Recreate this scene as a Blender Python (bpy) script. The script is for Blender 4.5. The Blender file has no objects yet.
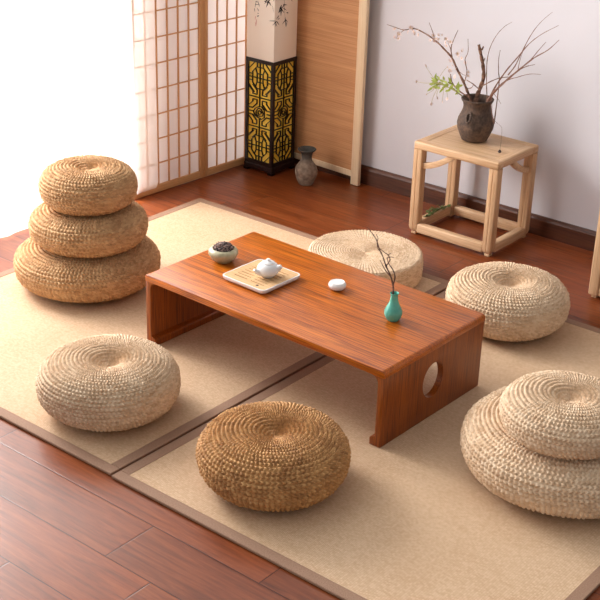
import bpy, math, random
import numpy as np
from mathutils import Vector, Matrix
random.seed(7)
SC = bpy.context.scene
COL = SC.collection
PI = math.pi

# ---------------------------------------------------------------- camera model
CAM = np.array([2.7573992, -2.49877813, 2.4])
RR = np.array([[0.7754409633963217, 0.6307297435283029, 0.02951784063419725],
               [0.28859927717739714, -0.3124589623723674, -0.9050303055952698],
               [-0.5616064186774119, 0.7103163995445303, -0.4243216268803969]])
F = 1293.419
cd = bpy.data.cameras.new('camera')
cd.sensor_fit = 'HORIZONTAL'; cd.sensor_width = 36.0
cd.lens = F / 600 * 36.0
cd.clip_start = .05
cam = bpy.data.objects.new('camera', cd); COL.objects.link(cam)
M = Matrix.Identity(4)
for i in range(3):
    M[i][0] = RR[0][i]; M[i][1] = -RR[1][i]; M[i][2] = -RR[2][i]; M[i][3] = CAM[i]
cam.matrix_world = M
SC.camera = cam
def on_plane(u, v, axis, val):
    """point of the place seen along one sight line, on the plane axis = val"""
    d = RR.T @ np.array([(u - 300) / F, (v - 300) / F, 1])
    t = (val - CAM[axis]) / d[axis]
    return tuple(float(a) for a in CAM + t * d)

# ---------------------------------------------------------------- helpers
def tag(o, label=None, cat=None, group=None, kind=None):
    if label: o['label'] = label
    if cat: o['category'] = cat
    if group: o['group'] = group
    if kind: o['kind'] = kind
    return o
def empty(name, loc=(0, 0, 0), rz=0):
    o = bpy.data.objects.new(name, None); COL.objects.link(o)
    o.empty_display_size = .05
    o.location = loc; o.rotation_euler = (0, 0, rz); return o
class MB:
    def __init__(s): s.v = []; s.f = []
    def add(s, vs, fs):
        n = len(s.v); s.v += [tuple(a) for a in vs]; s.f += [tuple(n + i for i in f) for f in fs]; return s
    def box(s, x0, x1, y0, y1, z0, z1, b=0):
        if b <= 0:
            return s.add([(x, y, z) for x in (x0, x1) for y in (y0, y1) for z in (z0, z1)],
                         [(0, 1, 3, 2), (4, 6, 7, 5), (0, 4, 5, 1), (2, 3, 7, 6), (0, 2, 6, 4), (1, 5, 7, 3)])
        # chamfered box: corner points pulled in along each axis
        vs = []; idx = {}
        X = (x0, x1); Y = (y0, y1); Z = (z0, z1)
        for i in (0, 1):
            for j in (0, 1):
                for k in (0, 1):
                    sx = b if i == 0 else -b; sy = b if j == 0 else -b; sz = b if k == 0 else -b
                    idx[i, j, k, 0] = len(vs); vs.append((X[i], Y[j] + sy, Z[k] + sz))
                    idx[i, j, k, 1] = len(vs); vs.append((X[i] + sx, Y[j], Z[k] + sz))
                    idx[i, j, k, 2] = len(vs); vs.append((X[i] + sx, Y[j] + sy, Z[k]))
        fs = []
        for i in (0, 1):
            fs.append([idx[i, 0, 0, 0], idx[i, 1, 0, 0], idx[i, 1, 1, 0], idx[i, 0, 1, 0]])
            fs.append([idx[0, i, 0, 1], idx[1, i, 0, 1], idx[1, i, 1, 1], idx[0, i, 1, 1]])
            fs.append([idx[0, 0, i, 2], idx[1, 0, i, 2], idx[1, 1, i, 2], idx[0, 1, i, 2]])
            for j in (0, 1):
                fs.append([idx[i, j, 0, 0], idx[i, j, 1, 0], idx[i, j, 1, 1], idx[i, j, 0, 1]])
                fs.append([idx[i, 0, j, 0], idx[i, 1, j, 0], idx[i, 1, j, 2], idx[i, 0, j, 2]])
                fs.append([idx[0, i, j, 1], idx[1, i, j, 1], idx[1, i, j, 2], idx[0, i, j, 2]])
                for k in (0, 1):
                    fs.append([idx[i, j, k, 0], idx[i, j, k, 1], idx[i, j, k, 2]])
        return s.add(vs, fs)
    def lathe(s, prof, n=48, c=(0, 0, 0), sx=1, sy=1):
        vs = []; fs = []
        m = len(prof)
        for r, z in prof:
            for k in range(n):
                a = 2 * PI * k / n
                vs.append((c[0] + r * math.cos(a) * sx, c[1] + r * math.sin(a) * sy, c[2] + z))
        for i in range(m - 1):
            for k in range(n):
                k2 = (k + 1) % n
                fs.append((i * n + k, i * n + k2, (i + 1) * n + k2, (i + 1) * n + k))
        if prof[0][0] > 1e-5: fs.append(tuple(range(n))[::-1])
        if prof[-1][0] > 1e-5: fs.append(tuple((m - 1) * n + k for k in range(n)))
        return s.add(vs, fs)
    def tube(s, pts, rad, n=8):
        pts = [Vector(p) for p in pts]
        if not hasattr(rad, '__len__'): rad = [rad] * len(pts)
        if len(rad) == 2 and len(pts) > 2:
            rad = [rad[0] + (rad[1] - rad[0]) * i / (len(pts) - 1) for i in range(len(pts))]
        vs = []; fs = []
        up = Vector((.12, .31, .94))
        for i, p in enumerate(pts):
            t = (pts[min(i + 1, len(pts) - 1)] - pts[max(i - 1, 0)]).normalized()
            a = t.cross(up)
            if a.length < .05: a = t.cross(Vector((1, 0, 0)))
            a.normalize(); b = t.cross(a)
            for k in range(n):
                q = 2 * PI * k / n
                vs.append(p + (a * math.cos(q) + b * math.sin(q)) * rad[i])
        for i in range(len(pts) - 1):
            for k in range(n):
                k2 = (k + 1) % n
                fs.append((i * n + k, i * n + k2, (i + 1) * n + k2, (i + 1) * n + k))
        fs.append(tuple(range(n))[::-1]); fs.append(tuple((len(pts) - 1) * n + k for k in range(n)))
        return s.add(vs, fs)
    def prism(s, outline, axis, a0, a1):
        """extrude a 2-D outline (list of (p,q)) along an axis"""
        def mk(p, q, a):
            return {0: (a, p, q), 1: (p, a, q), 2: (p, q, a)}[axis]
        n = len(outline)
        vs = [mk(p, q, a0) for p, q in outline] + [mk(p, q, a1) for p, q in outline]
        fs = [tuple(range(n)), tuple(range(2 * n - 1, n - 1, -1))]
        for i in range(n):
            j = (i + 1) % n; fs.append((i, j, n + j, n + i))
        return s.add(vs, fs)
    def mesh(s, name, mat, smooth=False, bevel=0, seg=2, angle=35):
        me = bpy.data.meshes.new(name); me.from_pydata(s.v, [], s.f)
        import bmesh
        bm = bmesh.new(); bm.from_mesh(me)
        bmesh.ops.recalc_face_normals(bm, faces=bm.faces)
        if bevel:
            es = [e for e in bm.edges if len(e.link_faces) == 2 and e.calc_face_angle(0) > math.radians(28)]
            bmesh.ops.bevel(bm, geom=es, offset=bevel, segments=seg, affect='EDGES', profile=.5, clamp_overlap=True)
        bm.to_mesh(me); bm.free()
        me.materials.append(mat)
        if smooth or bevel:
            for p in me.polygons: p.use_smooth = True
            try: me.set_sharp_from_angle(angle=math.radians(angle))
            except Exception: pass
        return me
    def build(s, name, mat, parent=None, smooth=False, bevel=0, seg=2, angle=35, loc=None):
        o = bpy.data.objects.new(name, s.mesh(name, mat, smooth, bevel, seg, angle)); COL.objects.link(o)
        if parent is not None: o.parent = parent
        if loc: o.location = loc
        return o
def smooth_path(pts, k=4):
    P = [Vector(p) for p in pts]
    if len(P) < 3: return P
    out = []
    for i in range(len(P) - 1):
        p0 = P[max(i - 1, 0)]; p1 = P[i]; p2 = P[i + 1]; p3 = P[min(i + 2, len(P) - 1)]
        for j in range(k):
            t = j / k
            out.append(.5 * ((2 * p1) + (p2 - p0) * t + (2 * p0 - 5 * p1 + 4 * p2 - p3) * t * t + (3 * p1 - p0 - 3 * p2 + p3) * t ** 3))
    out.append(P[-1]); return out

# ---------------------------------------------------------------- materials
def lin(c):
    return tuple(((x / 255) / 12.92 if x / 255 <= .04045 else ((x / 255 + .055) / 1.055) ** 2.4) for x in c) + (1,)
def mat(name, color=(200, 200, 200), rough=.5, **kw):
    m = bpy.data.materials.new(name); m.use_nodes = True
    b = m.node_tree.nodes['Principled BSDF']
    b.inputs['Base Color'].default_value = lin(color); b.inputs['Roughness'].default_value = rough
    for k, v in kw.items():
        b.inputs[k.replace('_', ' ')].default_value = v
    return m
class NT:
    def __init__(s, m): s.t = m.node_tree; s.b = s.t.nodes.get('Principled BSDF')
    def n(s, kind, **kw):
        nd = s.t.nodes.new(kind)
        for k, v in kw.items(): setattr(nd, k, v)
        return nd
    def l(s, a, b): s.t.links.new(a, b)
    def coord(s, out='Object', scale=(1, 1, 1), rot=(0, 0, 0)):
        tc = s.n('ShaderNodeTexCoord'); mp = s.n('ShaderNodeMapping')
        mp.inputs['Scale'].default_value = scale; mp.inputs['Rotation'].default_value = rot
        s.l(tc.outputs[out], mp.inputs['Vector']); return mp.outputs['Vector']
    def noise(s, vec, scale=5, detail=4, rough=.5, dist=0):
        nd = s.n('ShaderNodeTexNoise'); nd.inputs['Scale'].default_value = scale; nd.inputs['Detail'].default_value = detail
        nd.inputs['Roughness'].default_value = rough; nd.inputs['Distortion'].default_value = dist
        s.l(vec, nd.inputs['Vector']); return nd.outputs['Fac']
    def ramp(s, fac, stops):
        r = s.n('ShaderNodeValToRGB'); e = r.color_ramp.elements
        while len(e) < len(stops): e.new(.5)
        for i, (p, c) in enumerate(stops):
            e[i].position = p; e[i].color = lin(c) if isinstance(c, tuple) else (c, c, c, 1)
        s.l(fac, r.inputs['Fac']); return r.outputs['Color']
    def mix(s, fac, a, b, blend='MIX'):
        m = s.n('ShaderNodeMix', data_type='RGBA', blend_type=blend)
        for sock, v in ((m.inputs[0], fac), (m.inputs[6], a), (m.inputs[7], b)):
            if isinstance(v, (int, float)): sock.default_value = v
            elif isinstance(v, tuple): sock.default_value = lin(v)
            else: s.l(v, sock)
        return m.outputs[2]
    def math(s, op, a, b=None, c=None):
        m = s.n('ShaderNodeMath', operation=op)
        for i, v in enumerate((a, b, c)):
            if v is None: continue
            if isinstance(v, (int, float)): m.inputs[i].default_value = v
            else: s.l(v, m.inputs[i])
        return m.outputs[0]
    def sep(s, vec):
        x = s.n('ShaderNodeSeparateXYZ'); s.l(vec, x.inputs[0]); return x.outputs
    def comb(s, x, y, z):
        c = s.n('ShaderNodeCombineXYZ')
        for i, v in enumerate((x, y, z)):
            if isinstance(v, (int, float)): c.inputs[i].default_value = v
            else: s.l(v, c.inputs[i])
        return c.outputs[0]
    def bump(s, h, strength=.3, dist=.002):
        b = s.n('ShaderNodeBump'); b.inputs['Strength'].default_value = strength; b.inputs['Distance'].default_value = dist
        s.l(h, b.inputs['Height']); s.l(b.outputs['Normal'], s.b.inputs['Normal'])
    def white(s, vec, dim='3D'):
        w = s.n('ShaderNodeTexWhiteNoise', noise_dimensions=dim); s.l(vec, w.inputs['Vector']); return w.outputs['Value']

def wood(name, dark, mid, light, axis='x', rough=.3, fine=1.0, bump=.15, coat=0, spec=.5, pm=.3):
    m = mat(name, mid, rough); t = NT(m)
    sc = {'x': (.7, 16, 16), 'y': (16, .7, 16), 'z': (16, 16, .7)}[axis]
    v = t.coord('Object', sc)
    n1 = t.noise(v, 1.6 * fine, 5, .6, 1.2)
    n2 = t.noise(v, 7 * fine, 6, .65, .4)
    v3 = t.coord('Object', tuple(a * (6 if a > 1 else 2.2) for a in sc))
    n3 = t.noise(v3, 4 * fine, 3, .6, 0)
    base = t.ramp(n1, [(.30, dark), (.5, mid), (.72, light)])
    stre = t.ramp(n2, [(.35, dark), (.55, mid), (.75, light)])
    c = t.mix(.5, base, stre)
    pore = t.ramp(n3, [(.42, dark), (.54, light)])
    c = t.mix(pm, c, pore)
    t.l(c, t.b.inputs['Base Color'])
    t.bump(n3, bump, .001)
    t.b.inputs['Coat Weight'].default_value = coat; t.b.inputs['Coat Roughness'].default_value = .15
    t.b.inputs['Specular IOR Level'].default_value = spec
    return m

M_wall = mat('white_plaster', (222, 219, 224), .85)
t = NT(M_wall); v = t.coord('Object'); t.bump(t.noise(v, 60, 3), .08, .001)
t.l(t.ramp(t.noise(v, 1.5, 3), [(.3, (219, 216, 221)), (.7, (226, 223, 228))]), t.b.inputs['Base Color'])
M_base = wood('dark_baseboard_wood', (52, 26, 16), (86, 46, 28), (116, 66, 42), 'x', .4)
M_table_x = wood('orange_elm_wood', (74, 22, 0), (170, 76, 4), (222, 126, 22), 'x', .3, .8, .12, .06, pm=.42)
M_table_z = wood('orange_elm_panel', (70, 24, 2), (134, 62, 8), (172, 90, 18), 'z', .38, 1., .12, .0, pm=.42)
M_stool = wood('pale_elm_wood', (176, 130, 90), (212, 170, 128), (230, 198, 160), 'x', .5, .8, .12)
M_stool_z = wood('pale_elm_upright', (176, 130, 90), (212, 170, 128), (230, 198, 160), 'z', .5, .8, .12)
M_stool_y = wood('pale_elm_side_rail', (176, 130, 90), (212, 170, 128), (230, 198, 160), 'y', .5, .8, .12)
M_pine = wood('honey_pine', (190, 134, 82), (212, 158, 104), (224, 176, 124), 'z', .5, 1, .08)
M_pine_y = wood('honey_pine_rail', (190, 134, 82), (212, 158, 104), (224, 176, 124), 'y', .5, 1, .08)
M_cream = wood('cream_pine', (222, 188, 146), (236, 208, 170), (244, 222, 190), 'z', .5, 1, .05)
M_dark = mat('dark_rosewood', (26, 10, 12), .35)
M_yellow = mat('yellow_paper', (236, 190, 60), .8)
t = NT(M_yellow); t.l(t.ramp(t.noise(t.coord('Object'), 12, 2), [(.3, (244, 198, 60)), (.7, (255, 222, 100))]), t.b.inputs['Base Color'])

# floor boards
def floor_material():
    m = mat('red_brown_floor_boards', (150, 70, 40), .30); t = NT(m)
    tc = t.n('ShaderNodeTexCoord'); x, y, z = t.sep(tc.outputs['Object'])
    W, L = .209, 1.22
    row = t.math('FLOOR', t.math('DIVIDE', t.math('ADD', y, .105), W))
    yf = t.math('FRACT', t.math('DIVIDE', t.math('ADD', y, .105), W))
    r1 = t.math('ADD', row, 1.0); off = t.math('ADD', t.math('MULTIPLY', t.math('MULTIPLY', r1, r1), .24), t.math('MULTIPLY', r1, .4))
    xs = t.math('ADD', t.math('DIVIDE', t.math('SUBTRACT', x, .305), L), off)
    bx = t.math('FLOOR', xs); xf = t.math('FRACT', xs)
    rnd = t.white(t.comb(row, bx, 3.7))
    vec = t.comb(t.math('ADD', t.math('MULTIPLY', x, 1.3), t.math('MULTIPLY', rnd, 30)), t.math('MULTIPLY', y, 16), t.math('MULTIPLY', rnd, 9))
    n1 = t.noise(vec, 1.5, 5, .6, 1.4)
    n2 = t.noise(vec, 6, 5, .7, .5)
    c = t.mix(.45, t.ramp(n1, [(.28, (84, 34, 12)), (.5, (136, 64, 28)), (.74, (172, 94, 50))]),
              t.ramp(n2, [(.3, (102, 46, 20)), (.7, (166, 88, 46))]))
    tint = t.ramp(rnd, [(0, (205, 205, 205)), (1, (255, 255, 255))])
    c = t.mix(1.0, c, tint, 'MULTIPLY')
    dy = t.math('MULTIPLY', t.math('MINIMUM', yf, t.math('SUBTRACT', 1, yf)), W)
    dx = t.math('MULTIPLY', t.math('MINIMUM', xf, t.math('SUBTRACT', 1, xf)), L)
    d = t.math('MINIMUM', dx, dy)
    gap = t.math('LESS_THAN', d, .0016)
    c = t.mix(gap, c, (60, 26, 16))
    t.l(c, t.b.inputs['Base Color'])
    h = t.math('MINIMUM', t.math('DIVIDE', d, .004), 1)
    t.bump(t.math('ADD', h, t.math('MULTIPLY', n2, .06)), .35, .0015)
    t.b.inputs['Specular IOR Level'].default_value = .32
    return m
M_floor = floor_material()

def mat_weave():
    m = mat('woven_rattan_mat', (205, 172, 130), .75); t = NT(m)
    tc = t.n('ShaderNodeTexCoord'); x, y, z = t.sep(tc.outputs['Object'])
    P = .0078
    gx = t.math('DIVIDE', x, P); gy = t.math('DIVIDE', y, P * .8)
    rx = t.math('FLOOR', gx)
    gy2 = t.math('ADD', gy, t.math('MULTIPLY', rx, .5))
    ry = t.math('FLOOR', gy2)
    rnd = t.white(t.comb(rx, ry, 1.5))
    sx = t.math('SINE', t.math('MULTIPLY', t.math('FRACT', gx), PI))
    sy = t.math('SINE', t.math('MULTIPLY', t.math('FRACT', gy2), PI))
    h = t.math('MULTIPLY', t.math('POWER', sx, .5), t.math('POWER', sy, .5))
    streak = t.noise(t.comb(t.math('MULTIPLY', x, 3), t.math('MULTIPLY', y, 60), 0), 2, 4, .7)
    big = t.noise(tc.outputs['Object'], 2.2, 3, .5)
    c = t.mix(.5, t.ramp(rnd, [(0, (186, 150, 118)), (1, (232, 204, 174))]), t.ramp(streak, [(.3, (198, 162, 126)), (.7, (224, 194, 158))]))
    c = t.mix(t.math('MULTIPLY', t.math('SUBTRACT', 1, h), .55), c, (160, 118, 82))
    c = t.mix(.25, c, t.ramp(big, [(.35, (204, 168, 130)), (.65, (224, 194, 160))]))
    t.l(c, t.b.inputs['Base Color']); t.bump(h, .5, .0015)
    t.b.inputs['Specular IOR Level'].default_value = .3
    return m
M_weave = mat_weave()
M_border = mat('brown_cotton_tape', (150, 116, 92), .8)
t = NT(M_border); v = t.coord('Object'); n = t.noise(v, 260, 2); t.bump(n, .4, .001)
t.l(t.ramp(n, [(.3, (138, 104, 82)), (.7, (160, 126, 102))]), t.b.inputs['Base Color'])

def straw(name, dark, mid, light):
    m = mat(name, mid, .7); t = NT(m)
    tc = t.n('ShaderNodeTexCoord'); u, v, w = t.sep(tc.outputs['UV'])
    vf = t.math('FRACT', v); rv = t.math('FLOOR', v)
    vv = t.math('ABSOLUTE', t.math('SUBTRACT', vf, .5))
    ph = t.math('ADD', u, t.math('MULTIPLY', vv, 1.1))
    side = t.math('GREATER_THAN', vf, .5)
    cell = t.white(t.comb(t.math('FLOOR', ph), rv, side))
    n = t.noise(t.coord('Object'), 9, 3, .6)
    fib = t.noise(t.comb(t.math('MULTIPLY', ph, 7), t.math('MULTIPLY', v, 2.5), 0), 3, 3, .6)
    c = t.ramp(cell, [(0, dark), (.45, mid), (1, light)])
    c = t.mix(.35, c, t.ramp(n, [(.3, dark), (.7, light)]))
    c = t.mix(.3, c, t.ramp(fib, [(.3, dark), (.7, light)]))
    t.l(c, t.b.inputs['Base Color']); t.bump(fib, .4, .0012)
    t.b.inputs['Specular IOR Level'].default_value = .35
    return m
M_straw_light = straw('pale_maize_straw', (184, 144, 106), (224, 190, 152), (248, 224, 194))
M_straw_mid = straw('tan_maize_straw', (150, 104, 62), (196, 148, 98), (228, 188, 140))
M_straw_brown = straw('golden_brown_straw', (128, 78, 38), (190, 134, 78), (226, 176, 116))

# ---------------------------------------------------------------- the setting
def struct(name, mb, m):
    return tag(mb.build(name, m), kind='structure')
YB = 2.93                      # back wall plane
XL = -2.02                     # window wall plane
struct('floor', MB().box(-3.2, 4.2, -3.6, YB + .12, -.1, 0), M_floor)
struct('wall_back', MB().box(XL - .15, 4.2, YB, YB + .12, 0, 2.7), M_wall)
struct('baseboard_back', MB().prism([(YB - .022, 0), (YB, 0), (YB, .098), (YB - .010, .098), (YB - .018, .09), (YB - .022, .08)], 0, XL, 4.2), M_base)
# window wall: two openings (a wide one behind the curtain, a narrow one behind the screen)
O1 = (-.9, 1.86); O2 = (2.42, 2.86); ZT = 2.35
wl = MB()
def wbox(y0, y1, z0, z1): wl.box(XL - .15, XL, y0, y1, z0, z1)
wbox(-3.6, O1[0], 0, 2.7); wbox(O1[1], O2[0], 0, 2.7); wbox(O2[1], YB, 0, 2.7)
wbox(O1[0], O1[1], ZT, 2.7); wbox(O2[0], O2[1], ZT, 2.7)
struct('wall_left', wl, M_wall)
M_frame = mat('white_window_frame', (236, 236, 234), .4)
M_glass = bpy.data.materials.new('window_glass'); M_glass.use_nodes = True
t = NT(M_glass); t.t.nodes.clear()
tr = t.n('ShaderNodeBsdfTransparent'); gl = t.n('ShaderNodeBsdfGlossy'); gl.inputs['Roughness'].default_value = .02
mx = t.n('ShaderNodeMixShader'); mx.inputs[0].default_value = .06; ou = t.n('ShaderNodeOutputMaterial')
t.l(tr.outputs[0], mx.inputs[1]); t.l(gl.outputs[0], mx.inputs[2]); t.l(mx.outputs[0], ou.inputs[0])
for k, (a, b_) in enumerate((O1, O2)):
    fr = MB(); xx0, xx1 = XL - .10, XL - .05
    fr.box(xx0, xx1, a, a + .05, 0, ZT); fr.box(xx0, xx1, b_ - .05, b_, 0, ZT)
    fr.box(xx0, xx1, a + .05, b_ - .05, 0, .06); fr.box(xx0, xx1, a + .05, b_ - .05, ZT - .06, ZT)
    if k == 0:
        for yy in (.02, .94): fr.box(xx0, xx1, yy - .025, yy + .025, .06, ZT - .06)
    w = struct('window_%d' % (k + 1), fr, M_frame)
    MB().box(XL - .078, XL - .072, a + .05, b_ - .05, .06, ZT - .06).build('pane', M_glass, w)

# ---------------------------------------------------------------- sheer curtain
def sheer(name, col, trans, transl):
    m = bpy.data.materials.new(name); m.use_nodes = True; t = NT(m); t.t.nodes.clear()
    a = t.n('ShaderNodeBsdfTransparent'); b = t.n('ShaderNodeBsdfTranslucent'); d = t.n('ShaderNodeBsdfDiffuse')
    b.inputs[0].default_value = lin(col); d.inputs[0].default_value = lin(col)
    m1 = t.n('ShaderNodeMixShader'); m1.inputs[0].default_value = transl
    m2 = t.n('ShaderNodeMixShader'); m2.inputs[0].default_value = 1 - trans
    o = t.n('ShaderNodeOutputMaterial')
    t.l(d.outputs[0], m1.inputs[1]); t.l(b.outputs[0], m1.inputs[2])
    t.l(a.outputs[0], m2.inputs[1]); t.l(m1.outputs[0], m2.inputs[2]); t.l(m2.outputs[0], o.inputs[0]); return m
M_sheer = sheer('white_sheer_fabric', (252, 250, 248), .42, .6)
M_shoji = sheer('shoji_paper', (250, 244, 240), .0, .62)
def curtain(name, y0, y1, z0f, xf, amp, per, label):
    mb = MB(); ny = int((y1 - y0) / .012); nz = 26; vs = []; fs = []
    for i in range(ny + 1):
        y = y0 + (y1 - y0) * i / ny
        e = min(1, (y1 - y) / .03)
        for j in range(nz + 1):
            k = j / nz
            zb = z0f(y) + (1 - math.sqrt(max(0, 1 - (1 - e) ** 2))) * .03
            z = zb + (2.42 - zb) * k
            ph = y / per * 2 * PI + .5 * math.sin(y * 5.1)
            x = xf(y) + amp * (.55 + .45 * k) * (math.sin(ph) + .35 * math.sin(2.3 * ph + 1)) + .006 * math.sin(z * 3 + y * 4)
            vs.append((x, y + .006 * math.sin(ph * .5 + z * 2), z))
    for i in range(ny):
        for j in range(nz):
            a = i * (nz + 1) + j; fs.append((a, a + 1, a + nz + 2, a + nz + 1))
    o = mb.add(vs, fs).build(name, M_sheer, smooth=True, angle=180)
    return tag(o, label, 'curtain')
curtain('sheer_curtain', -.95, 2.035, lambda y: .012 if y < 1.7 else .012 + .03 * min(1, (y - 1.7) / .2) + .004 * math.sin(y * 30),
        lambda y: -1.885 + .09 * min(1, max(0, (y - 1.2) / .7)), .011, .21,
        'white sheer floor-length curtain hanging in front of the bright left window')
# curtain rail
cr = MB().tube([(-1.86, -1.0, 2.44), (-1.86, 2.08, 2.44)], .012, 12)
tag(cr.build('curtain_rod', M_frame, smooth=True), 'white rod carrying the sheer curtain above the left window', 'curtain rod')

# ---------------------------------------------------------------- shoji folding screen
def shoji():
    root = tag(empty('shoji_screen', (-1.803, 2.382, 0)), 'folding screen of honey wood lattice and white paper beside the curtain', 'screen')
    for (ya, yb, ang, cols) in ((-.507, 0, .045, 5), (0.0, .495, .05, 5)):
        # panel frame built along local y, hinged at the middle
        pan = empty('screen_panel'); pan.parent = root
        L = yb - ya; s = .019
        pan.rotation_euler = (0, 0, -ang)
        y0, y1 = ya + .001, yb - .001
        H = 1.75
        for ya_, yb_ in ((y0, y0 + s * 1.5), (y1 - s * 1.5, y1)): MB().box(-.011, .011, ya_, yb_, 0.003, H).build('stile', M_pine, pan, bevel=.002)
        for za, zb in ((.004, .042), (H - .04, H)): MB().box(-.010, .010, y0 + s * 1.5, y1 - s * 1.5, za, zb).build('rail', M_pine_y, pan, bevel=.0015)
        g = MB(); a, b = y0 + s * 1.5, y1 - s * 1.5
        for i in range(1, cols + 1):
            yy = a + (b - a) * i / (cols + 1) ; g.box(-.0, .0075, yy - .0035, yy + .0035, .042, H - .04)
        for j in range(0, 12):
            zz = .16 + .1325 * j + (.012 if ya == 0 else 0); g.box(.0005, .006, a, b, zz - .003, zz + .003)
        g.build('lattice', M_pine, pan)
        MB().box(-.005, -.0035, a - .002, b + .002, .040, H - .038).build('paper', M_shoji, pan)
shoji()

# ---------------------------------------------------------------- bamboo slat screen against the wall
M_slat = mat('woven_bamboo_slats', (190, 130, 80), .6)
t = NT(M_slat); tc = t.n('ShaderNodeTexCoord'); x, y, z = t.sep(tc.outputs['Object'])
row = t.math('FLOOR', t.math('MULTIPLY', z, 260)); rnd = t.white(t.comb(row, 0, 0))
st = t.noise(t.comb(t.math('MULTIPLY', x, 3), 0, t.math('MULTIPLY', z, 130)), 1.4, 5, .7)
bg = t.noise(t.comb(t.math('MULTIPLY', x, 1.2), 0, t.math('MULTIPLY', z, 22)), 1.2, 3, .6)
c = t.mix(.5, t.ramp(rnd, [(0, (186, 128, 84)), (1, (222, 170, 122))]), t.ramp(st, [(.3, (172, 116, 72)), (.7, (226, 174, 124))]))
c = t.mix(.35, c, t.ramp(bg, [(.35, (168, 106, 60)), (.65, (210, 152, 100))]))
t.l(c, t.b.inputs['Base Color']); t.bump(t.math('SINE', t.math('MULTIPLY', z, 260 * PI)), .3, .001)
root = tag(empty('bamboo_screen', (-1.352, 2.870, 0), -.05), 'tall tan bamboo-slat screen in a cream wood frame behind the square lamp', 'screen')
MB().box(.203, .255, -.012, .012, .003, 1.7).build('stile', M_cream, root, bevel=.003)
MB().box(-.335, -.283, -.012, .012, .003, 1.7).build('stile', M_cream, root, bevel=.003)
for za, zb in ((.046, .078), (1.66, 1.70)): MB().box(-.283, .203, -.010, .010, za, zb).build('rail', M_cream, root, bevel=.002)
MB().box(-.285, .205, -.003, .003, .076, 1.662).build('slat_panel', M_slat, root)

# ---------------------------------------------------------------- square lantern lamp
LX0, LX1, LY0, LY1 = -1.738, -1.543, 2.651, 2.846
lamp = tag(empty('floor_lamp', ((LX0 + LX1) / 2, (LY0 + LY1) / 2, 0)), 'square floor lamp, white shade with ink leaves over a dark fretwork base lined in yellow', 'lamp')
hw = (LX1 - LX0) / 2
ZB, ZC = .052, .632           # fretwork box bottom and top
b = MB(); q = hw + .004
for sx in (-1, 1):
    for sy in (-1, 1):
        b.box(sx * q - (.03 if sx > 0 else 0), sx * q + (.03 if sx < 0 else 0), sy * q - (.03 if sy > 0 else 0), sy * q + (.03 if sy < 0 else 0), 0.001, .014)
b.box(-q, q, -q, q, .014, .044, .003); b.box(-hw, hw, -hw, hw, .044, ZB)
b.build('plinth', M_dark, lamp)
f = MB(); s = .018
for sx in (-1, 1):
    for sy in (-1, 1):
        x0 = sx * hw; y0 = sy * hw
        f.box(min(x0, x0 - sx * s), max(x0, x0 - sx * s), min(y0, y0 - sy * s), max(y0, y0 - sy * s), ZB, ZC)
for sy in (-1, 1):
    for (za, zb) in ((ZB, ZB + .014), (ZC - .02, ZC)):
        f.box(-hw + s, hw - s, min(sy * hw, sy * (hw - .012)), max(sy * hw, sy * (hw - .012)), za, zb)
        f.box(min(sy * hw, sy * (hw - .012)), max(sy * hw, sy * (hw - .012)), -hw + s, hw - s, za, zb)
f.build('base_frame', M_dark, lamp)
MB().box(-hw + .010, hw - .010, -hw + .010, hw - .010, ZB, ZC - .002).build('paper_lining', M_yellow, lamp)
def fret_segments():
    S = []
    def seg(a, b_): S.append((a, b_))
    def sym(a, b_, yc):
        for i in (1, -1):
            for j in (1, -1):
                seg((a[0] * i, yc + a[1] * j), (b_[0] * i, yc + b_[1] * j))
    Ht = 8.0
    for yc in (1.22, Ht - 1.22):
        sym((.5, 1.2), (1, .62), yc); sym((.30, .86), (.66, .44), yc); sym((.66, .44), (.66, 0), yc); sym((0, .86), (.30, .86), yc)
        sym((.26, .34), (.26, 0), yc); sym((0, .34), (.26, .34), yc); sym((.26, .86), (.26, 1.2), yc)
        sym((.66, .26), (1, .26), yc); sym((0, 0), (1, 0), yc); sym((0, 0), (0, 1.2), yc); sym((.26, .34), (.40, .74), yc)
    for yc in (2.78, Ht - 2.78):
        sym((0, 0), (1, 0), yc); sym((0, 0), (0, .5), yc); sym((.24, .22), (.62, .22), yc); sym((.24, .22), (.24, .55), yc)
        sym((.62, .22), (.62, .42), yc); sym((.24, .55), (.62, .95), yc); sym((.62, .42), (1, .80), yc)
    yc = Ht / 2
    sym((.62, .28), (1, .28), yc); sym((.3, .66), (.62, .3), yc); sym((.66, 0), (1, 0), yc); sym((0, .5), (0, .75), yc)
    for r_ in (.50, .32, .15):
        for k in range(10):
            a = 2 * PI * k / 10; a2 = 2 * PI * (k + 1) / 10
            w = 1 + .12 * math.sin(3 * a + r_ * 9); w2 = 1 + .12 * math.sin(3 * a2 + r_ * 9)
            seg((r_ * w * math.cos(a), yc + r_ * w * math.sin(a)), (r_ * w2 * math.cos(a2), yc + r_ * w2 * math.sin(a2)))
    return S, Ht
SG, HT = fret_segments()
for face in range(4):
    mb = MB(); ww = hw - s; za, zb = ZB + .014, ZC - .02; sy = (zb - za) / HT; sx = ww; wd = .0018
    for (a, c_) in SG:
        ax, az = a[0] * sx, za + a[1] * sy; bx, bz = c_[0] * sx, za + c_[1] * sy
        dx, dz = bx - ax, bz - az; L = math.hypot(dx, dz)
        if L < 1e-6: continue
        nx, nz = -dz / L * wd, dx / L * wd; ex, ez = dx / L * wd * .6, dz / L * wd * .6
        p = [(ax - ex + nx, az - ez + nz), (bx + ex + nx, bz + ez + nz), (bx + ex - nx, bz + ez - nz), (ax - ex - nx, az - ez - nz)]
        p = [(max(-ww, min(ww, u)), z_) for u, z_ in p]
        mb.prism(p, 1, -hw + .002, -hw + .0098)
    o = mb.build('fretwork', M_dark, lamp); o.rotation_euler = (0, 0, face * PI / 2)
M_shade = mat('ivory_shade_paper', (250, 240, 226), .7)
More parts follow.
